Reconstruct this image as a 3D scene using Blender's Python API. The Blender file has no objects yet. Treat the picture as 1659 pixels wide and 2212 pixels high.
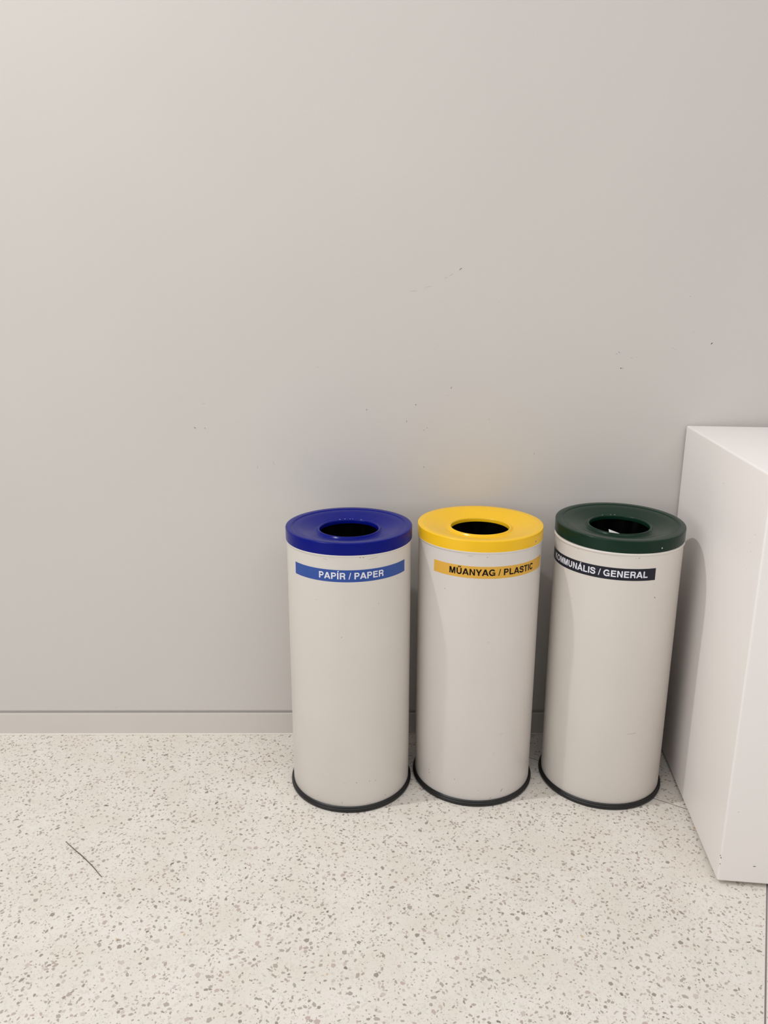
import bpy, bmesh, math, random
import numpy as np
from mathutils import Vector, Matrix
random.seed(7); rng = np.random.default_rng(11)
PI = math.pi
S = 1.2                                   # survey units -> metres
sc = bpy.context.scene
C = sc.collection

# ------------------------------------------------------------------ camera
F_PX = 1675.7
PITCH, ROLL, YAW = math.radians(-15.342), math.radians(0.150), math.radians(0.396)
fw = Vector((math.sin(YAW)*math.cos(PITCH), math.cos(YAW)*math.cos(PITCH), math.sin(PITCH)))
rt0 = Vector((math.cos(YAW), -math.sin(YAW), 0)); up0 = rt0.cross(fw)
rt = rt0*math.cos(ROLL) + up0*math.sin(ROLL); up = -rt0*math.sin(ROLL) + up0*math.cos(ROLL)
CAM = Vector((0, -1.70951, 1.03814))*S
cd = bpy.data.cameras.new('camera'); cam = bpy.data.objects.new('camera', cd); C.objects.link(cam)
cd.sensor_fit = 'VERTICAL'; cd.sensor_height = 36; cd.lens = 36*F_PX/2212; cd.clip_start = .02
m3 = Matrix((rt, up, -fw)).transposed()
cam.matrix_world = Matrix.Translation(CAM) @ m3.to_4x4()
sc.camera = cam

# ------------------------------------------------------------------ world, lamps, exposure
w = bpy.data.worlds.new('world'); sc.world = w; w.use_nodes = True
w.node_tree.nodes['Background'].inputs[0].default_value = (1.0, .998, .995, 1)
w.node_tree.nodes['Background'].inputs[1].default_value = .45

def area(name, loc, size, power, target, col=(1, .97, .93), sy=None, spread=180):
    l = bpy.data.lights.new(name, 'AREA'); l.energy = power; l.color = col
    l.shape = 'RECTANGLE' if sy else 'DISK'; l.size = size
    if sy: l.size_y = sy
    l.spread = math.radians(spread)
    o = bpy.data.objects.new(name, l); C.objects.link(o); o.location = loc
    o.rotation_euler = (Vector(target)-Vector(loc)).to_track_quat('-Z', 'Y').to_euler()
    return o
# the small ceiling downlight up to the left, the wide ceiling panel, and two added fill panels out of view
area('ceiling_downlight', (-1.95, -.80, 3.95), .11, 63, (.3, -.25, .4), (1, .995, .985))
area('ceiling_light_panel', (0.2, -3.0, 3.5), 5.0, 96, (0.2, -3.0, 0), (1, .998, .995), 3.0)
area('fill_light_left', (-4.0, -4.2, 1.7), 3.2, 60, (.2, 0, .5), (1, .998, .995), 2.6)  # added upright fill panel, brightens the left sides and the lower wall
area('fill_light_right', (4.4, -4.4, 2.3), 3.2, 12, (.2, 0, .5), (1, .998, .995), 2.6)  # weaker added fill panel from the right, not a lamp of the room
sc.view_settings.view_transform = 'Standard'; sc.view_settings.look = 'None'
sc.view_settings.gamma = 1; sc.view_settings.use_curve_mapping = False
sc.view_settings.exposure = -0.27

# ------------------------------------------------------------------ helpers
def srgb(r, g, b):
    f = lambda c: (c/255/12.92) if c/255 <= .04045 else ((c/255+.055)/1.055)**2.4
    return (f(r), f(g), f(b), 1)

def mat(name, col, rough=.5, metal=0, spec=.5, noise=0, nscale=8, bump=0, bscale=200, coat=0, attr=None):
    m = bpy.data.materials.new(name); m.use_nodes = True
    nt = m.node_tree; b = nt.nodes['Principled BSDF']; L = nt.links.new
    b.inputs['Base Color'].default_value = col; b.inputs['Roughness'].default_value = rough
    b.inputs['Metallic'].default_value = metal; b.inputs['Specular IOR Level'].default_value = spec
    b.inputs['Coat Weight'].default_value = coat; b.inputs['Coat Roughness'].default_value = .12
    tc = nt.nodes.new('ShaderNodeTexCoord')
    if noise:
        n = nt.nodes.new('ShaderNodeTexNoise'); n.inputs['Scale'].default_value = nscale; n.inputs['Detail'].default_value = 5
        L(tc.outputs['Object'], n.inputs['Vector'])
        r = nt.nodes.new('ShaderNodeMapRange'); r.inputs[1].default_value = .3; r.inputs[2].default_value = .7
        r.inputs[3].default_value = 1-noise; r.inputs[4].default_value = 1+noise
        L(n.outputs['Fac'], r.inputs[0])
        mx = nt.nodes.new('ShaderNodeVectorMath'); mx.operation = 'MULTIPLY'
        if attr:
            a = nt.nodes.new('ShaderNodeAttribute'); a.attribute_name = attr; L(a.outputs['Color'], mx.inputs[0])
        else: mx.inputs[0].default_value = col[:3]
        L(r.outputs[0], mx.inputs[1]); L(mx.outputs[0], b.inputs['Base Color'])
    if bump:
        n = nt.nodes.new('ShaderNodeTexNoise'); n.inputs['Scale'].default_value = bscale; n.inputs['Detail'].default_value = 3
        L(tc.outputs['Object'], n.inputs['Vector'])
        bp = nt.nodes.new('ShaderNodeBump'); bp.inputs['Strength'].default_value = bump; bp.inputs['Distance'].default_value = .002
        L(n.outputs['Fac'], bp.inputs['Height']); L(bp.outputs[0], b.inputs['Normal'])
    return m

WALL = mat('wall_paint', srgb(208, 203, 198), .55, spec=.35, noise=.012, nscale=2.2, bump=.12, bscale=160)
SKIRT = mat('baseboard_lacquer', srgb(211, 205, 199), .42, spec=.4, noise=.012, nscale=3)
CAULK = mat('pale_sealant', srgb(236, 230, 220), .6)
BIN_W = mat('cream_powder_coat', srgb(223, 217, 210), .38, spec=.45, noise=.018, nscale=7, bump=.05, bscale=420)
BIN_P = mat('cool_white_powder_coat', srgb(223, 217, 212), .36, spec=.45, noise=.015, nscale=7, bump=.05, bscale=420)
RUBBER = mat('black_rubber', srgb(14, 14, 16), .4, noise=.2, nscale=60)
LINER = mat('black_bag_plastic', srgb(6, 6, 7), .5, spec=.15, noise=.3, nscale=30)
BLUE = mat('blue_enamel', srgb(5, 17, 118), .22, spec=.14, noise=.05, nscale=15)
YELL = mat('yellow_enamel', srgb(244, 192, 24), .25, spec=.4, noise=.02, nscale=15)
GREEN = mat('dark_green_enamel', srgb(13, 43, 31), .22, spec=.2, noise=.06, nscale=15)
LBLUE = mat('blue_label_film', srgb(36, 74, 154), .45, noise=.02)
LYELL = mat('ochre_label_film', srgb(222, 170, 62), .45, noise=.02)
LDARK = mat('navy_black_label_film', srgb(24, 27, 40), .42, spec=.3, noise=.03)
TXW = mat('white_print', srgb(226, 226, 236), .5)
TXB = mat('black_print', srgb(10, 8, 14), .5, spec=.15)
BOXW = mat('white_laminate', srgb(239, 234, 231), .45, spec=.4, noise=.006, nscale=3)
DARK = mat('dark_joint', srgb(34, 28, 25), .8)
STRIP = mat('grey_joint_metal', srgb(134, 126, 128), .4, metal=.3)
SHINE = mat('bare_metal_chip', srgb(214, 214, 218), .3)
SMUT = mat('dark_scuff', srgb(138, 128, 121), .7)
SMUTF = mat('faint_scuff', srgb(196, 187, 180), .7)
SMUTV = mat('violet_scuff', srgb(166, 156, 176), .7)
BLACKM = mat('black_scuff', srgb(42, 36, 34), .7)
PAPER = mat('white_paper', srgb(228, 228, 226), .7, noise=.03, nscale=40)
STRAND = mat('grey_brown_fibre', srgb(92, 84, 76), .6, noise=.1, nscale=50)

def link(name, bm, m, parent=None, smooth=False, mats=None):
    me = bpy.data.meshes.new(name)
    if isinstance(bm, tuple): me.from_pydata(bm[0], [], bm[1]); me.validate()
    else:
        bmesh.ops.recalc_face_normals(bm, faces=bm.faces); bm.to_mesh(me); bm.free()
    for k in (mats or [m]): me.materials.append(k)
    if smooth:
        for p in me.polygons: p.use_smooth = True
    o = bpy.data.objects.new(name, me); C.objects.link(o)
    if parent: o.parent = parent
    return o
def tag(o, label=None, cat=None, group=None, kind=None):
    for k, v in (('label', label), ('category', cat), ('group', group), ('kind', kind)):
        if v: o[k] = v
    return o
def sharp(o, deg=35):
    me = o.data
    bm = bmesh.new(); bm.from_mesh(me)
    for e in bm.edges:
        if len(e.link_faces) == 2 and e.calc_face_angle(0) > math.radians(deg): e.smooth = False
    for f in bm.faces: f.smooth = True
    bm.to_mesh(me); bm.free()
def box(bm, x0, x1, y0, y1, z0, z1, bev=0, seg=3):
    r = bmesh.ops.create_cube(bm, size=1)
    for v in r['verts']:
        v.co = Vector((x0+(v.co.x+.5)*(x1-x0), y0+(v.co.y+.5)*(y1-y0), z0+(v.co.z+.5)*(z1-z0)))
    if bev:
        es = {e for v in r['verts'] for e in v.link_edges}
        bmesh.ops.bevel(bm, geom=list(es), offset=bev, segments=seg, profile=.5, affect='EDGES')
def lathe(prof, n=128, closed=False):
    bm = bmesh.new(); rings = []
    for r, z in prof:
        rings.append([bm.verts.new((r*math.cos(2*PI*i/n), r*math.sin(2*PI*i/n), z)) for i in range(n)] if r > 1e-6
                     else [bm.verts.new((0, 0, z))]*n)
    pr = list(zip(rings, rings[1:]))
    if closed: pr.append((rings[-1], rings[0]))
    for a, b in pr:
        for i in range(n):
            j = (i+1) % n
            vs = []
            for v in (a[i], a[j], b[j], b[i]):
                if v not in vs: vs.append(v)
            if len(vs) > 2: bm.faces.new(vs)
    return bm
def ray(u, v):                              # direction through a point of the photograph
    return (fw + rt*((u-829.5)/F_PX) - up*((v-1106)/F_PX)).normalized()
def at_z(u, v, z): d = ray(u, v); return CAM + d*((z-CAM.z)/d.z)
def at_y(u, v, y): d = ray(u, v); return CAM + d*((y-CAM.y)/d.y)

# ------------------------------------------------------------------ wall, groove, baseboard
GT, GB = .0645*S, .0569*S                   # groove top and bottom
bm = bmesh.new(); box(bm, -3.4, 3.4, 0, .16, GT, 3.4); box(bm, -3.4, 3.4, .007, .16, 0, GT)
wall = tag(link('wall_back', bm, WALL), kind='structure')
bm = bmesh.new(); box(bm, -3.4, 3.4, -.0045, .006, .003, GB, .0009, 2)
base = tag(link('baseboard_back', bm, SKIRT), kind='structure')
bm = bmesh.new(); box(bm, -3.4, 3.4, -.0075, .0065, .0, .0034, .001, 2)
tag(link('trim_1', bm, CAULK), kind='structure')

def blot(name, p, n, t, a, b, m, parent, th=.0003, k=8):
    """small irregular flat mark: p centre, n normal, t long direction, half sizes a, b"""
    n = Vector(n).normalized(); t = Vector(t); t = (t-n*t.dot(n)).normalized(); s = n.cross(t)
    o1, o2 = [], []
    for i in range(k):
        q = 2*PI*i/k; r = random.uniform(.7, 1.1)
        d = t*math.cos(q)*a*r + s*math.sin(q)*b*r
        o1.append(p+d-n*.0004); o2.append(p+d*.9+n*th)
    vs = [tuple(v) for v in o1+o2]; fs = [list(range(k, 2*k))]
    fs += [[i, (i+1) % k, k+(i+1) % k, k+i] for i in range(k)]
    return link(name, (vs, fs), m, parent)
for u, v, a, b, ang, m in [
    (995, 581, 4.5, 1.2, 35, SMUT), (975, 593, 6, .8, 35, SMUTF), (964, 599, 4, .6, 30, SMUTF), (925, 619, 9, .5, 15, SMUTF), (893, 628, 7, .6, 8, SMUTF),
    (898, 874, 1.8, 1.2, 0, SMUT), (792, 885, 2.4, .8, 60, SMUT), (878.5, 910, 2.6, .6, 80, SMUT), (975, 837.5, 2.8, .8, 65, SMUT), (967, 854, 2, .8, 60, SMUTF),
    (421, 924, 3.2, 1.2, -20, SMUT), (443, 925, 2, .7, -40, SMUT), (556, 1009, 5, .8, 75, SMUTF), (591, 1000, 6, .8, -80, SMUTF), (915.6, 1009, 2, .7, 60, SMUT),
    (923, 924, 1.6, .8, 30, SMUT), (915.6, 929, 1.3, .8, 0, SMUT), (1056, 906, 2.4, .7, 70, SMUTF), (686, 793, 3.4, .7, -30, SMUTF), (1076, 654, 2, .8, 80, SMUTF),
    (946, 745, 2, .6, -60, SMUTF), (440, 872, 5, .5, -3, SMUTF), (1537.3, 742, 3.4, 1, 40, BLACKM), (1341, 795.4, 1.5, 1.1, 0, BLACKM), (1345, 795.4, 1.4, .8, 20, SMUT),
    (1337.5, 761, 3.2, .8, -45, SMUTV), (1332.5, 764.4, 1.3, .9, 0, SMUTV), (1364.5, 773, 4.4, .6, 2, SMUTF), (1374.6, 771.5, 2.2, .6, 10, SMUTF), (1491, 640, 1.2, .9, 0, SMUTV),
    (1498, 717, 3, .6, -15, SMUTF), (1456, 753, 9, .5, -28, SMUTF), (1154, 980, 1.2, .8, 0, SMUT), (250, 1528, 2.4, 1.2, 30, SMUTF), (1168, 1539, 12, 1.4, 0, BLACKM)]:
    yy = .0068 if v == 1539 else 0
    p = at_y(u, v, yy); px = (p-CAM).dot(fw)/F_PX
    blot('scuff_mark', p, (0, -1, 0), (math.cos(math.radians(ang)), 0, math.sin(math.radians(ang))), a*px, b*px, m, wall)

# ------------------------------------------------------------------ terrazzo floor in three slabs
FX, FY0 = 3.4, -4.6
bm = bmesh.new(); box(bm, -FX, FX, FY0, .02, -.06, -.011)
floor = tag(link('floor', bm, DARK), kind='structure')
P1, P2 = Vector((.3541, -.1056))*S, Vector((.649, -.2966))*S
Q1, Q2 = Vector((.7128, -.5235))*S, Vector((.5751, -.802))*S
d1 = (P2-P1).normalized(); n1 = Vector((-d1.y, d1.x))          # points to the wall side
d2 = (Q2-Q1).normalized(); n2 = Vector((-d2.y, d2.x))          # points to the right
if n1.y < 0: n1 = -n1
if n2.x < 0: n2 = -n2
def clip(poly, p, n, off):                                      # keep (x-p).n >= off
    out = []
    for i in range(len(poly)):
        a, b = poly[i], poly[(i+1) % len(poly)]
        da, db = (a-p).dot(n)-off, (b-p).dot(n)-off
        if da >= 0: out.append(a)
        if da*db < 0: out.append(a.lerp(b, da/(da-db)))
    return out
rect = [Vector(c) for c in ((-FX, FY0), (FX, FY0), (FX, 0), (-FX, 0))]
G1, G2 = .0011, .0017
polyA = clip(clip(rect, P1, -n1, G1), Q1, -n2, G2)
polyB = clip(rect, P1, n1, G1)
polyC = clip(clip(rect, P1, -n1, G1), Q1, n2, G2)

def terrazzo():
    m = mat('terrazzo_matrix', srgb(234, 227, 217), .42, spec=.4)
    nt = m.node_tree; b = nt.nodes['Principled BSDF']; L = nt.links.new; N = nt.nodes.new
    tc = N('ShaderNodeTexCoord')
    n = N('ShaderNodeTexNoise'); n.inputs['Scale'].default_value = 9; n.inputs['Detail'].default_value = 6; L(tc.outputs['Object'], n.inputs['Vector'])
    cr = N('ShaderNodeValToRGB'); cr.color_ramp.elements[0].position = .35; cr.color_ramp.elements[1].position = .65
    cr.color_ramp.elements[0].color = srgb(222, 215, 205); cr.color_ramp.elements[1].color = srgb(228, 222, 214); L(n.outputs['Fac'], cr.inputs[0])
    last = cr.outputs[0]
    for scale, thr, col, fac in ((420, .12, srgb(198, 190, 178), .75), (260, .1, srgb(206, 200, 190), .8)):
        v = N('ShaderNodeTexVoronoi'); v.inputs['Scale'].default_value = scale; L(tc.outputs['Object'], v.inputs['Vector'])
        sx = N('ShaderNodeSeparateColor'); L(v.outputs['Color'], sx.inputs[0])
        lt = N('ShaderNodeMath'); lt.operation = 'LESS_THAN'; lt.inputs[1].default_value = thr; L(sx.outputs[0], lt.inputs[0])
        ds = N('ShaderNodeMath'); ds.operation = 'LESS_THAN'; ds.inputs[1].default_value = .42; L(v.outputs['Distance'], ds.inputs[0])
        mu = N('ShaderNodeMath'); mu.operation = 'MULTIPLY'; L(lt.outputs[0], mu.inputs[0]); L(ds.outputs[0], mu.inputs[1])
        m2 = N('ShaderNodeMath'); m2.operation = 'MULTIPLY'; L(mu.outputs[0], m2.inputs[0]); m2.inputs[1].default_value = fac
        mx = N('ShaderNodeMix'); mx.data_type = 'RGBA'; L(m2.outputs[0], mx.inputs['Factor']); L(last, mx.inputs['A']); mx.inputs['B'].default_value = col
        last = mx.outputs['Result']
    L(last, b.inputs['Base Color'])
    return m
TER = terrazzo()
def slab(poly):
    bm = bmesh.new()
    t = [bm.verts.new((p.x, p.y, 0)) for p in poly]; b_ = [bm.verts.new((p.x, p.y, -.011)) for p in poly]
    bm.faces.new(t); bm.faces.new(b_[::-1])
    for i in range(len(t)):
        j = (i+1) % len(t); bm.faces.new((t[i], b_[i], b_[j], t[j]))
    return link('terrazzo_slab', bm, TER, floor)
slabs = [slab(polyA), slab(polyB), slab(polyC)]
# grey metal strip set in the joint at the right
I = Q1 + d2*((P1-Q1).dot(n1)/d2.dot(n1)); E2 = Q1 + d2*((FY0-Q1.y)/d2.y)
bm = bmesh.new()
cs = [I+n2*G2*.98, I-n2*G2*.98, E2-n2*G2*.98, E2+n2*G2*.98]
t = [bm.verts.new((c.x, c.y, -.0002)) for c in cs]; b_ = [bm.verts.new((c.x, c.y, -.011)) for c in cs]
bm.faces.new(t); bm.faces.new(b_[::-1])
for i in range(4): bm.faces.new((t[i], b_[i], b_[(i+1) % 4], t[(i+1) % 4]))
tag(link('joint_strip', bm, STRIP, floor), 'grey metal strip set flush in the slab joint')

# dark filler in the thin joint behind the bins
bm = bmesh.new()
A0, A1 = P1-d1*.3, P1+d1*3.4
cs = [A0+n1*G1*.98, A0-n1*G1*.98, A1-n1*G1*.98, A1+n1*G1*.98]
cs = clip(cs, Vector((0, -.0005)), Vector((0, -1)), 0)
t = [bm.verts.new((c.x, c.y, -.0003)) for c in cs]; b_ = [bm.verts.new((c.x, c.y, -.011)) for c in cs]
bm.faces.new(t); bm.faces.new(b_[::-1])
for i in range(len(t)): bm.faces.new((t[i], b_[i], b_[(i+1) % len(t)], t[(i+1) % len(t)]))
tag(link('joint_filler', bm, DARK, floor), 'thin dark line between two slabs')

# stone chips: angular flat pieces set in the terrazzo
PAL = [srgb(*c) for c in ((178, 166, 157), (190, 175, 167), (202, 190, 183), (216, 209, 199), (158, 146, 137), (170, 164, 156), (204, 184, 150), (220, 215, 206), (134, 125, 117))]
PW = np.array([.18, .15, .10, .23, .07, .07, .0012, .21, .005]); PW /= PW.sum()
X0, X1, Y0, Y1 = -2.0, 2.1, -2.3, -.004
nchip = int((X1-X0)*(Y1-Y0)*19000)
kind = rng.random(nchip)
size = np.where(kind < .03, rng.uniform(.0040, .0058, nchip), np.where(kind < .5, rng.uniform(.0022, .0040, nchip), rng.uniform(.0011, .0022, nchip)))
size = np.sort(size)[::-1]
px_ = rng.uniform(X0, X1, nchip); py_ = rng.uniform(Y0, Y1, nchip)
cell = .014; grid = {}; keep = []
for i in range(nchip):
    x, y, s = px_[i], py_[i], size[i]
    gx, gy = int(x//cell), int(y//cell); ok = True
    for a in (-1, 0, 1):
        for b in (-1, 0, 1):
            for (qx, qy, qs) in grid.get((gx+a, gy+b), ()):
                rr = (s+qs)*.86
                if (qx-x)**2+(qy-y)**2 < rr*rr: ok = False; break
            if not ok: break
        if not ok: break
    if ok:
        e1 = abs((x-P1.x)*n1.x+(y-P1.y)*n1.y); e2 = abs((x-Q1.x)*n2.x+(y-Q1.y)*n2.y)
        if e1 < s+.001 or (e2 < s+.002 and (x-P1.x)*n1.x+(y-P1.y)*n1.y < 0): ok = False
    if ok: grid.setdefault((gx, gy), []).append((x, y, s)); keep.append(i)
keep = np.array(keep); cx, cy, cs_ = px_[keep], py_[keep], size[keep]
col_i = rng.choice(len(PAL), size=len(keep), p=PW)
small = cs_ < .0012
col_i[small & (col_i == 3)] = 0; col_i[small & (col_i == 7)] = 5
NV = 5
ang = (np.arange(NV)*2*PI/NV)[None, :] + rng.uniform(-.48, .48, (len(keep), NV))
rad = rng.uniform(.78, 1.15, (len(keep), NV))
asp = rng.uniform(.42, 1.0, len(keep)); rot = rng.uniform(0, PI, len(keep))
lx = np.cos(ang)*rad*cs_[:, None]*1.28; ly = np.sin(ang)*rad*cs_[:, None]*1.18*asp[:, None]
wx = lx*np.cos(rot)[:, None]-ly*np.sin(rot)[:, None]; wy = lx*np.sin(rot)[:, None]+ly*np.cos(rot)[:, None]
# which ones show largest in the view
dv = np.stack([cx-CAM.x, cy-CAM.y, np.full_like(cx, -CAM.z)], 1)
depth = dv@np.array(fw); u = 829.5+F_PX*(dv@np.array(rt))/depth; v = 1106-F_PX*(dv@np.array(up))/depth
vis = (u > 4) & (u < 1655) & (v < 2208) & (v > 1590) & ~((u > 622) & (u < 1480) & (v < 1762)) & ~((u > 1425) & (v < 1920-(1545-u).clip(0)*2.4))
elev = CAM.z/np.linalg.norm(dv, axis=1)
score = np.where(vis & (col_i != 3) & (col_i != 7), cs_*np.sqrt(asp)*F_PX/depth*np.sqrt(elev), 0)
big = np.argsort(-score)[:285]; isbig = np.zeros(len(keep), bool); isbig[big] = True
CHM = [mat('stone_chip_%s' % n, c, .4, noise=.06, nscale=300) for n, c in
       zip(('taupe', 'rose_taupe', 'pale_rose', 'pale_grey', 'brown_grey', 'grey', 'ochre', 'off_white', 'dark'), PAL)]
def slab_of(x, y):
    p = Vector((x, y))
    if (p-P1).dot(n1) > 0: return 1
    return 2 if (p-Q1).dot(n2) > 0 else 0
def chip_arrays(X, Y, ztop=.00018, zb=-.0015):
    n = len(X); k = NV
    top = np.stack([X, Y, np.full_like(X, ztop)], 2); bot = np.stack([X*1.0, Y*1.0, np.full_like(X, zb)], 2)
    V = np.concatenate([top, bot], 1).reshape(-1, 3)
    return V, n
def chips_mesh(name, idx):
    X = cx[idx][:, None]+wx[idx]; Y = cy[idx][:, None]+wy[idx]
    V, n = chip_arrays(X, Y)
    me = bpy.data.meshes.new(name); k = NV
    base_ = (np.arange(n)*2*k)[:, None]
    tops = base_+np.arange(k)[None, :]
    i = np.arange(k); j = (i+1) % k
    sides = np.stack([i, i+k, j+k, j], 1)[None]+base_[:, :, None]      # n,k,4
    loops = np.concatenate([np.concatenate([tops, sides.reshape(n, -1)], 1)], 1).reshape(-1)
    tot = np.tile(np.array([k]+[4]*k), n)
    start = np.concatenate([[0], np.cumsum(tot)[:-1]])
    me.vertices.add(len(V)); me.vertices.foreach_set('co', V.astype(np.float32).ravel())
    me.loops.add(len(loops)); me.loops.foreach_set('vertex_index', loops.astype(np.int32))
    me.polygons.add(len(tot)); me.polygons.foreach_set('loop_start', start.astype(np.int32)); me.polygons.foreach_set('loop_total', tot.astype(np.int32))
    me.polygons.foreach_set('material_index', np.repeat(col_i[idx], k+1).astype(np.int32))
    me.polygons.foreach_set('use_smooth', np.zeros(len(tot), dtype=bool))
    me.update(calc_edges=True); me.validate()
    for m in CHM: me.materials.append(m)
    o = bpy.data.objects.new(name, me); C.objects.link(o)
    return o
sl = np.array([slab_of(a, b) for a, b in zip(cx, cy)])
for k in range(3):
    idx = np.where((sl == k) & ~isbig)[0]
    o = chips_mesh('stone_chips', idx); o.parent = slabs[k]
    tag(o, 'small grey, taupe and rose stone chips set in the terrazzo', kind='stuff')
# shared meshes for the largest chips, one object each
variants = {}
for i in big:
    key = (int(col_i[i]), random.randrange(4))
    if key not in variants:
        k = NV
        vs = [(math.cos(a)*r, math.sin(a)*r*random_as, 0) for random_as in [random.uniform(.5, .95)]
              for a, r in zip(np.arange(k)*2*PI/k+rng.uniform(-.35, .35, k), rng.uniform(.8, 1.12, k))]
        vv = [(x, y, .00018) for x, y, _ in vs]+[(x, y, -.0015) for x, y, _ in vs]
        me = bpy.data.meshes.new('stone_chip')
        me.from_pydata(vv, [], [list(range(k))]+[[a, a+k, (a+1) % k+k, (a+1) % k] for a in range(k)])
        me.materials.append(CHM[key[0]]); variants[key] = me
    o = bpy.data.objects.new('stone_chip', variants[key]); C.objects.link(o); o.parent = slabs[int(sl[i])]
    o.location = (cx[i], cy[i], 0); o.rotation_euler = (0, 0, rot[i]); s = cs_[i]*1.22; o.scale = (s, s, 1)

# ------------------------------------------------------------------ lettering (drawn as flat strokes, cap height 1)
def arc(cx, cy, rx, ry, a0, a1, n=14):
    return [(cx+rx*math.cos(math.radians(a0+(a1-a0)*i/n)), cy+ry*math.sin(math.radians(a0+(a1-a0)*i/n))) for i in range(n+1)]
def spline(P, n=5):
    out = []
    Q = [P[0]]+P+[P[-1]]
    for i in range(1, len(Q)-2):
        p0, p1, p2, p3 = Q[i-1:i+3]
        for k in range(n):
            t = k/n
            out.append(tuple(.5*((2*p1[j])+(-p0[j]+p2[j])*t+(2*p0[j]-5*p1[j]+4*p2[j]-p3[j])*t*t+(-p0[j]+3*p1[j]-3*p2[j]+p3[j])*t**3) for j in (0, 1)))
    return out+[P[-1]]
def ribbon(P, w):
    L_, R_ = [], []
    for i, p in enumerate(P):
        a = Vector(P[max(i-1, 0)]); b = Vector(P[min(i+1, len(P)-1)]); d = (b-a).normalized(); n = Vector((-d.y, d.x))*w/2
        L_.append((p[0]+n.x, p[1]+n.y)); R_.append((p[0]-n.x, p[1]-n.y))
    return [[L_[i], L_[i+1], R_[i+1], R_[i]] for i in range(len(P)-1)]
def R(x0, y0, x1, y1): return [[(x0, y0), (x1, y0), (x1, y1), (x0, y1)]]
st = .218; hb = .182
def acute(x): return [[(x-.08, 1.07), (x+.05, 1.07), (x+.21, 1.28), (x-.01, 1.28)]]
def gP(): return R(.1, 0, .1+st, 1)+ribbon([(.2, 1-hb/2), (.52, 1-hb/2)]+arc(.55, .6925, .215, .225, 90, -90)+[(.2, .4675)], .19)
def gA(): return [[(.0, 0), (.23, 0), (.615, 1), (.375, 1)], [(.775, 0), (1.005, 0), (.63, 1), (.39, 1)]]+R(.24, .2, .76, .36)
def gU(): return ribbon([(.2, 1), (.2, .7), (.2, .42)]+arc(.5025, .39, .3025, .3, 180, 360, 18)+[(.805, .42), (.805, 1)], .212)
G = {
 'P': (.93, gP()), 'R': (1.005, R(.1, 0, .1+st, 1)+ribbon([(.2, 1-hb/2), (.56, 1-hb/2)]+arc(.60, .7, .215, .2175, 90, -90)+[(.2, .4825)], .19)
        + ribbon(spline([(.55, .47), (.69, .42), (.77, .3), (.785, .14), (.83, 0)]), .21)),
 'A': (1.005, gA()), 'Á': (1.005, gA()+acute(.5)), 'I': (.387, R(.084, 0, .303, 1)), 'Í': (.387, R(.084, 0, .303, 1)+acute(.19)),
 'E': (.93, R(.1, 0, .1+st, 1)+R(.2, 0, .86, hb)+R(.2, 1-hb, .85, 1)+R(.2, .44, .80, .44+hb)),
 'L': (.85, R(.1, 0, .1+st, 1)+R(.2, 0, .80, hb+.01)), 'T': (.85, R(.03, 1-hb, .82, 1)+R(.316, 0, .534, 1)),
 'M': (1.16, R(.09, 0, .285, 1)+R(.875, 0, 1.07, 1)+[[(.14, 1), (.385, 1), (.67, 0), (.48, 0)], [(.775, 1), (1.02, 1), (.68, 0), (.49, 0)]]),
 'N': (1.005, R(.095, 0, .295, 1)+R(.71, 0, .91, 1)+[[(.12, 1), (.305, 1), (.885, 0), (.70, 0)]]),
 'U': (1.005, gU()), 'Ű': (1.005, gU()+acute(.38)+acute(.62)),
 'Y': (.93, R(.356, 0, .574, .45)+[[(.005, 1), (.235, 1), (.5625, .43), (.3675, .35)], [(.695, 1), (.925, 1), (.5625, .35), (.3675, .43)]]),
 'G': (1.08, ribbon(arc(.54, .5, .40, .42, 36, 318, 26), .208)+R(.56, .37, .99, .53)+R(.85, 0, .99, .45)),
 'C': (1.005, ribbon(arc(.52, .5, .375, .42, 34, 326, 26), .208)), 'O': (1.08, ribbon(arc(.54, .5, .395, .42, 0, 360, 32), .208)),
 'S': (.93, ribbon(spline([(.79, .69), (.70, .86), (.46, .915), (.22, .86), (.155, .72), (.24, .60), (.46, .53), (.70, .455), (.785, .29), (.70, .13), (.46, .085), (.20, .14), (.115, .32)]), .2)),
 'K': (1.005, R(.1, 0, .1+st, 1)+[[(.27, .34), (.27, .60), (.69, 1), (.95, 1)], [(.42, .50), (.57, .62), (1.0, 0), (.75, 0)]]),
 '/': (.387, [[(.0, -.02), (.13, -.02), (.40, 1.02), (.27, 1.02)]]), ' ': (.387, []),
}
def lettering(text, r, th0, th1, z0, cap):
    """flat letters bent round a cylinder; th = degrees from the -Y direction, positive to +X"""
    adv = sum(G[c][0] for c in text); k = math.radians(th1-th0)/adv
    bm = bmesh.new(); x = 0
    for c in text:
        for poly in G[c][1]:
            bm.faces.new([bm.verts.new((x+a, b, 0)) for a, b in poly])
        x += G[c][0]
    long_e = [e for e in bm.edges if e.calc_length() > .3]
    bmesh.ops.subdivide_edges(bm, edges=long_e, cuts=2, use_grid_fill=True)
    for v in bm.verts:
        th = math.radians(th0)+v.co.x*k
        v.co = Vector((r*math.sin(th), -r*math.cos(th), z0+v.co.y*cap))
    return bm
def patch(r, th0, th1, z0, z1, t=.0003, n=40):
    bm = bmesh.new(); rows = []
    for i in range(n+1):
        th = math.radians(th0+(th1-th0)*i/n); s, c = math.sin(th), -math.cos(th)
        rows.append([bm.verts.new((q*s, q*c, z)) for q, z in ((r-.0002, z0), (r+t, z0), (r+t, z1), (r-.0002, z1))])
    for a, b in zip(rows, rows[1:]):
        for i in range(3): bm.faces.new((a[i], a[i+1], b[i+1], b[i]))
    for a in (rows[0], rows[-1]): bm.faces.new(a)
    return bm

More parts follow.
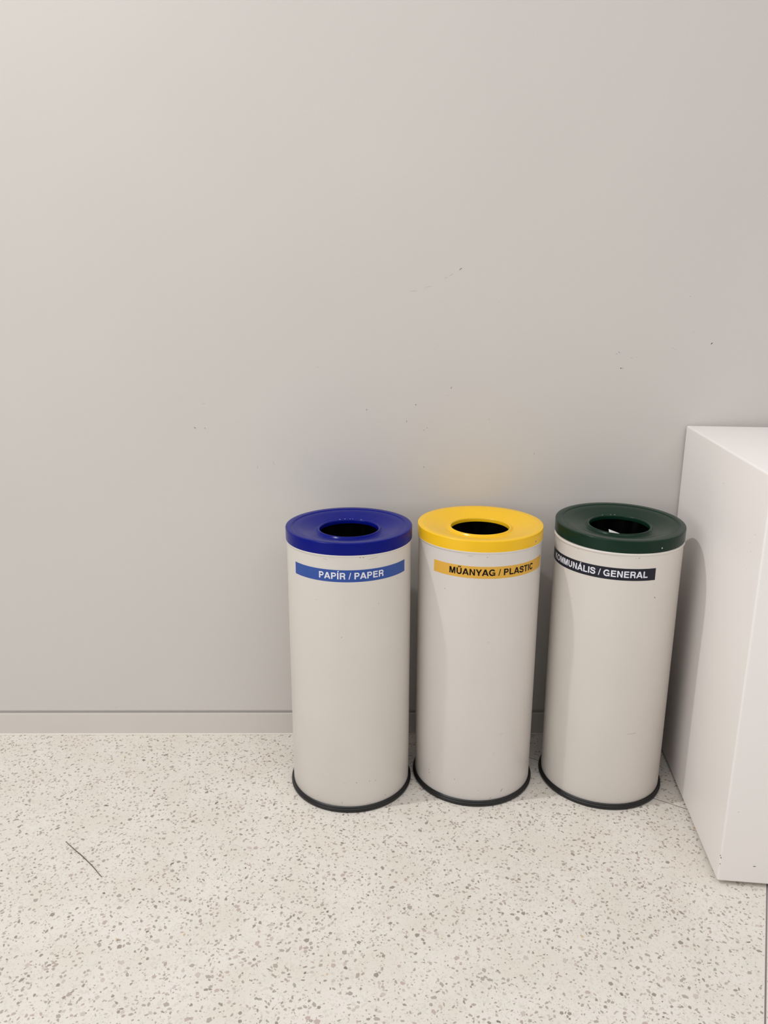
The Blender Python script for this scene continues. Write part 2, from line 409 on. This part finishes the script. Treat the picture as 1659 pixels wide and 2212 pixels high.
# ------------------------------------------------------------------ bins
RB = .12802*S; RR = .1336*S; ZT = .59345*S
def make_bin(x, y, body_m, lid_m, lab_m, txt_m, text, lab, txt, tilt, dz, label, ringed, colour):
    root = bpy.data.objects.new('waste_bin', None); C.objects.link(root); root.location = (x*S, y*S, 0)
    root.empty_display_size = .1
    tag(root, label, 'bin', 'round waste sorting bins in a row')
    z1 = .5685*S
    prof = [(0, .004), (RB-.001, .004), (RB, .006), (RB, z1-.0085), (RB+.0003, z1-.0075), (RB+.0018, z1-.0060), (RB+.0025, z1-.0040), (RB+.0020, z1-.0018), (RB+.0004, z1-.0006),
            (RB-.0006, z1), (RB-.0008, .582*S), (RB-.0020, .5828*S), (RB-.0022, .3), (RB-.0022, .009), (0, .009)]
    b = link('body', lathe(prof, 160), body_m, root); sharp(b, 40)
    tag(b, '%s sheet metal cylinder' % ('slightly cooler white' if colour == 'yellow' else 'cream white'))
    pr = [(.118, 0), (.1318, 0), (.1332, .0018), (.1336, .005), (.1334, .0075), (.1318, .0088), (.1322, .0098), (.1312, .0122), (.1292, .0130), (.12806, .0122), (.12806, .001), (.118, .001)]
    ring = link('base_ring', lathe([(a*S, c*S) for a, c in pr], 160, True), RUBBER, root); sharp(ring, 50)
    # lid: sloping dish with a rolled lip round the hole and a short skirt
    g = .45 if ringed else .12
    lp = [(.130, -.0248), (.1301, -.0022), (.1299, -.0011), (.1293, -.0003), (.1284, 0), (.1180, -.0004), (.1168, -.0005-.0004*g), (.1161, -.0006-.0024*g), (.1152, -.0007-.0026*g), (.1128, -.0011-.0012*g),
          (.100, -.0046), (.085, -.0080), (.0745, -.0104), (.0700, -.0118), (.0680, -.0120), (.0664, -.0108), (.0652, -.0088), (.0636, -.0078), (.0618, -.0080), (.0606, -.0090), (.0602, -.0105),
          (.0602, -.0165), (.0610, -.0165), (.0612, -.0135), (.0745, -.0135), (.100, -.0062), (.1150, -.0048), (.1284, -.0018), (.1288, -.004), (.1288, -.0248)]
    lid = link('lid', lathe([(a*S, c*S) for a, c in lp], 176, True), lid_m, root); sharp(lid, 50)
    tag(lid, '%s lacquered metal lid with a round hole' % colour)
    lid.location = (0, 0, ZT+dz*S); lid.rotation_euler = (math.atan(tilt[1]), -math.atan(tilt[0]), 0)
    # black bag hanging inside the hole, gathered to a lumpy bottom
    bm = bmesh.new(); rows = []; n = 72
    rgb = random.Random(len(text))
    ph = [rgb.uniform(0, 6.28) for _ in range(5)]
    for q, (r, z) in enumerate([(.112, .572), (.110, .56), (.106, .53), (.100, .49), (.085, .465), (.06, .45), (.035, .447), (.012, .45)]):
        ring_ = []
        for i in range(n):
            t_ = 2*PI*i/n
            f = .003*math.sin(9*t_+ph[0]+q*.4)+.0025*math.sin(17*t_+ph[1]-q*.5)
            h = (.012*math.sin(3*t_+ph[2])+.008*math.sin(5*t_+ph[3])) * (1 if q > 3 else 0) * (r/.09)
            ring_.append(bm.verts.new(((r+f*(r/.11))*S*math.cos(t_), (r+f*(r/.11))*S*math.sin(t_), (z+h)*S)))
        rows.append(ring_)
    for a, b_ in zip(rows, rows[1:]):
        for i in range(n): bm.faces.new((a[i], a[(i+1) % n], b_[(i+1) % n], b_[i]))
    bm.faces.new(rows[-1])
    tag(link('bin_liner', bm, LINER, root, True), 'black plastic bag gathered inside the bin')
    # label and its print
    zb, lw = .51222*S, .0244*S
    la = link('label', patch(RB, lab[0], lab[1], zb, zb+lw), lab_m, root, True); sharp(la, 30)
    tag(la, '%s adhesive strip reading %s' % ({'blue': 'blue', 'yellow': 'ochre yellow', 'dark green': 'navy black'}[colour], text))
    le = link('lettering', lettering(text, RB+.0006, txt[0], txt[1], zb+lw*.245, lw*.54), txt_m, la)
    tag(le, '%s capital letters' % ('black' if txt_m is TXB else 'white'))
    return root, lid
def on_cyl(root, u, v, r=RB):
    d = ray(u, v); o = CAM-root.location
    A = d.x**2+d.y**2; B = o.x*d.x+o.y*d.y; K = o.x**2+o.y**2-r*r; q = B*B-A*K
    if q < 0: return None
    t_ = (-B-math.sqrt(q))/A; p = CAM+d*t_-root.location
    return p, Vector((p.x, p.y, 0)).normalized()
blue, blid = make_bin(-.06132, -.1767, BIN_W, BLUE, LBLUE, TXW, 'PAPÍR / PAPER', (-54, 61.5), (-25.6, 33.8), (.0006, .009), -.00147,
    'white cylindrical waste bin with blue lid and blue PAPÍR PAPER label', True, 'blue')
yell, ylid = make_bin(.21142, -.15706, BIN_P, YELL, LYELL, TXB, 'MŰANYAG / PLASTIC', (-51.6, 67), (-34.6, 49.2), (-.0002, .0095), -.00288,
    'white cylindrical waste bin with yellow lid and ochre MŰANYAG PLASTIC label', False, 'yellow')
grn, glid = make_bin(.49849, -.16895, BIN_W, GREEN, LDARK, TXW, 'KOMMUNÁLIS / GENERAL', (-101, 17.7), (-88.8, 10.4), (.003, .0396), .00435,
    'white cylindrical waste bin with dark green lid and navy KOMMUNÁLIS GENERAL label', True, 'dark green')

def bin_marks(root, L_, name='scuff'):
    for u, v, a, b, ang, m in L_:
        h = on_cyl(root, u, v)
        if not h: continue
        p, n = h; px = (p+root.location-CAM).length/F_PX
        tx = Vector((-n.y, n.x, 0)); tx = tx if tx.x > 0 else -tx
        t_ = tx*math.cos(math.radians(ang))+Vector((0, 0, 1))*math.sin(math.radians(ang))
        blot(name, p, n, t_, a*px, b*px, m, root, .0003)
bin_marks(blue, [(778, 1204.5, 1.2, 1, 0, BLACKM), (785, 1204.3, 1.2, .9, 0, BLACKM), (702, 1207.5, 8, .7, -8, SMUTF), (806, 1206, 12, .7, 10, SMUTF), (857.5, 1249, .9, .7, 0, SMUT),
    (818, 1303, 1, .8, 0, SMUT), (808, 1314, 1.5, .6, 60, SMUTF), (738, 1377, 1, .8, 0, SMUT), (745, 1692, 2, .7, 0, SMUTF), (770, 1691, 1.3, .8, 0, SMUT), (798, 1687, 1, .8, 0, SMUT), (811, 1685.5, 1, .8, 0, SMUT),
    (739, 1734, 2.6, .5, 60, SMUT), (832, 1717, 1.6, .7, 20, SMUT), (849, 1712, 4, .6, 55, SMUTF), (797, 1735, 5, 1.4, 5, SMUTF), (687, 1718, 1, .6, 60, SMUT), (684, 1295, 3, .5, 8, SMUTF)])
bin_marks(yell, [(1016, 1201, 7, 1, -3, SMUTF), (1053, 1204, 1.5, .7, 0, SMUT), (927, 1662, 1.3, 1, 0, SMUT), (927, 1669, 1.6, .6, -30, SMUT), (982, 1683, 1.2, .9, 0, SMUT), (1033, 1707, 1.2, .9, 0, SMUTF),
    (1083, 1707, 5, .7, 55, SMUT), (1059, 1724, 2.5, .7, 15, SMUT), (1137, 1644, 3.4, .5, 65, SMUT), (1066, 1627, 3.4, .5, 30, SMUTF), (1082, 1586, 4.5, .5, 25, SMUTF), (961, 1271, 2, .5, 10, SMUT), (1055, 1388, .9, .7, 0, SMUT), (922, 1692, 1, 1, 0, SMUTF), (1133, 1531, .8, .8, 0, SMUT)])
bin_marks(grn, [(1414, 1290.5, 2.0, 1.2, -25, SMUT), (1415, 1291.5, 1, .8, 0, BLACKM), (1381, 1206, 2.2, .6, 10, SMUT), (1374, 1207, 1.2, .6, 0, SMUT), (1249, 1186, 3, .6, -20, SMUTF), (1413, 1262, 1, .8, 0, SMUTF),
    (1235, 1292, 1.2, 1, 0, SMUTF), (1364, 1585, 11, 1.2, 3, SMUTF), (1335, 1726, 2, .8, 30, SMUTF), (1477, 1178, 1, .8, 0, SMUT)])
# worn spots along the edges of the lids, and the screws in their skirts
def lid_chip(lid, th, r, z, a, b, m, nz, name='paint_chip'):
    th = math.radians(th); n = Vector((math.sin(th)*(1-nz), -math.cos(th)*(1-nz), nz))
    p = Vector((r*S*math.sin(th), -r*S*math.cos(th), z*S))
    return blot(name, p, n, (math.cos(th), math.sin(th), 0), a, b, m, lid, .0003)
for th, a in ((-38, .0018), (-22.5, .0035), (-12, .0015), (-4.8, .002), (14, .0018), (17.5, .0014), (29, .0026), (40, .0012)): lid_chip(blid, th, .1291, -.0006, a, .0004, SHINE, .5)
for th, a in ((158, .0012), (180, .0010), (175, .001), (190, .0016), (200, .0022)): lid_chip(blid, th, .0633, -.0077, a, .0005, SHINE, .8)
for th, a in ((-26, .003), (-4, .0022), (8, .003), (17, .0014)): lid_chip(glid, th, .1291, -.0006, a, .0004, SHINE, .5)
for th, a in ((180, .0012), (172, .0018), (197, .0012)): lid_chip(glid, th, .0633, -.0077, a, .0005, SHINE, .8)
for th, a in ((-24, .003), (5, .0012)): lid_chip(ylid, th, .1291, -.0006, a, .0004, CAULK, .5)
lid_chip(ylid, 51, .1301, -.0155, .0012, .0028, BLACKM, 0); lid_chip(ylid, 49.6, .1301, -.0155, .0008, .002, SHINE, 0)
def screw(lid, th, z):
    th = math.radians(th); n = Vector((math.sin(th), -math.cos(th), 0)); p = n*.130*S+Vector((0, 0, z*S))
    bm = bmesh.new(); bmesh.ops.create_uvsphere(bm, u_segments=14, v_segments=8, radius=.0017)
    for q in bm.verts: q.co = p+Vector((q.co.x, q.co.y, q.co.z))-n*q.co.dot(n)*.55
    tag(link('screw', bm, SHINE, lid, True), 'small silver screw head in the skirt')
screw(glid, 21.5, -.0165)

# scrap of paper standing on the bag inside the green-lidded bin
gp = grn.location
vs, fs = [], []
W_, H_ = 7, 6
tip = Vector((-.018, .050, 0))
def at_bin(u, v, dy): return at_y(u, v, gp.y+dy)
tl, tr = at_bin(1315, 1143.0, .022), at_bin(1338, 1152.0, .026)
dn = Vector((.012, -.020, -.085))
for j in range(H_+1):
    for i in range(W_+1):
        p = tl.lerp(tr, i/W_)+dn*(1-j/H_)
        vs.append((p.x, p.y+.003*math.sin(i*1.3+j*.6)*(1-j/H_), p.z))
for j in range(H_):
    for i in range(W_):
        q = j*(W_+1)+i; fs.append([q, q+1, q+W_+2, q+W_+1])
pap = link('paper_scrap', (vs, fs), PAPER, None, True)
so = pap.modifiers.new('thickness', 'SOLIDIFY'); so.thickness = .0006
tag(pap, 'scrap of white paper just visible in the hole of the green-lidded bin', 'paper')

# ------------------------------------------------------------------ white counter at the right
BA = .11628; ca, sa = math.cos(BA), math.sin(BA)
bx, by_ = .6823*S, -.004*S; DEP = .5162*S; WID = 1.05; BH = .76962*S
root = bpy.data.objects.new('white_counter', None); C.objects.link(root)
root.location = (bx, by_, 0); root.rotation_euler = (0, 0, -BA)
tag(root, 'plain white box-shaped counter with softly rounded edges against the wall at the right', 'counter')
bm = bmesh.new(); box(bm, 0, WID, -DEP, 0, .0095, BH, .0045, 4)
o = link('cabinet_body', bm, BOXW, root); sharp(o, 60)
bm = bmesh.new(); box(bm, .03, WID-.03, -DEP+.04, -.012, 0, .0105)
tag(link('plinth', bm, DARK, root), 'dark recessed base under the white body')
Rm = Matrix.Rotation(-BA, 3, 'Z')
def on_box(u, v, face):
    n = Rm @ (Vector((-1, 0, 0)) if face == 'side' else Vector((0, -1, 0)))
    p0 = root.location + (Vector((0, 0, 0)) if face == 'side' else Rm @ Vector((0, -DEP, 0)))
    d = ray(u, v); p = CAM+d*((p0-CAM).dot(n)/d.dot(n))
    return Rm.transposed() @ (p-root.location)
for u, v, a, b, ang, m, f in ((1629.5, 1871.7, 3.2, .8, 0, BLACKM, 'f'), (1596, 1754, .9, .8, 0, SMUT, 'f'), (1556, 1848, .8, 1.3, 0, BLACKM, 'f'), (1557.5, 1853, .8, 1.5, 0, BLACKM, 'f'), (1555.5, 1866, .9, .8, 0, BLACKM, 'f'),
        (1563, 1044, .9, .9, 0, SMUT, 'side'), (1503, 948, .7, .7, 0, SMUTF, 'side'), (1632, 1155, 1, .9, 0, SMUTF, 'side'), (1620.5, 1173, 1, .9, 0, SMUTF, 'side'), (1622, 1191.5, 1, .9, 0, SMUTF, 'side'),
        (1539.5, 1252, 1.1, 1, 0, SMUTF, 'side'), (1613, 1230, .9, .8, 0, SMUTF, 'side')):
    p = on_box(u, v, 'side' if f == 'side' else 'front'); px = .0011
    if f == 'side': blot('scuff', p, (-1, 0, 0), (0, 1, 0), a*px*1.3, b*px, m, root)
    else: blot('scuff', p, (0, -1, 0), (1, 0, 0), a*px, b*px, m, root)

# ------------------------------------------------------------------ strand lying on the floor
cu = bpy.data.curves.new('strand', 'CURVE'); cu.dimensions = '3D'; cu.bevel_depth = .0009; cu.bevel_resolution = 3
pts = [at_z(u_, v_, .0011) for u_, v_ in ((142.5, 1818), (152, 1827), (164, 1837.5), (177, 1848.5), (189, 1860), (200, 1871), (208, 1880.5), (214, 1888), (219.5, 1894))]
sp = cu.splines.new('POLY'); sp.points.add(len(pts)-1)
for q, p in zip(sp.points, pts): q.co = (p.x, p.y, .0011, 1)
for i, q in enumerate(sp.points): q.radius = .75+.35*math.sin(PI*i/8)
tmp = bpy.data.objects.new('tmp', cu); C.objects.link(tmp)
me = bpy.data.meshes.new_from_object(tmp.evaluated_get(bpy.context.evaluated_depsgraph_get())); me.name = 'plant_fibre'
bpy.data.objects.remove(tmp)
o = bpy.data.objects.new('fibre_strand', me); C.objects.link(o); me.materials.clear(); me.materials.append(STRAND)
tag(o, 'thin curved grey-brown strand lying on the terrazzo at the left', 'strand')
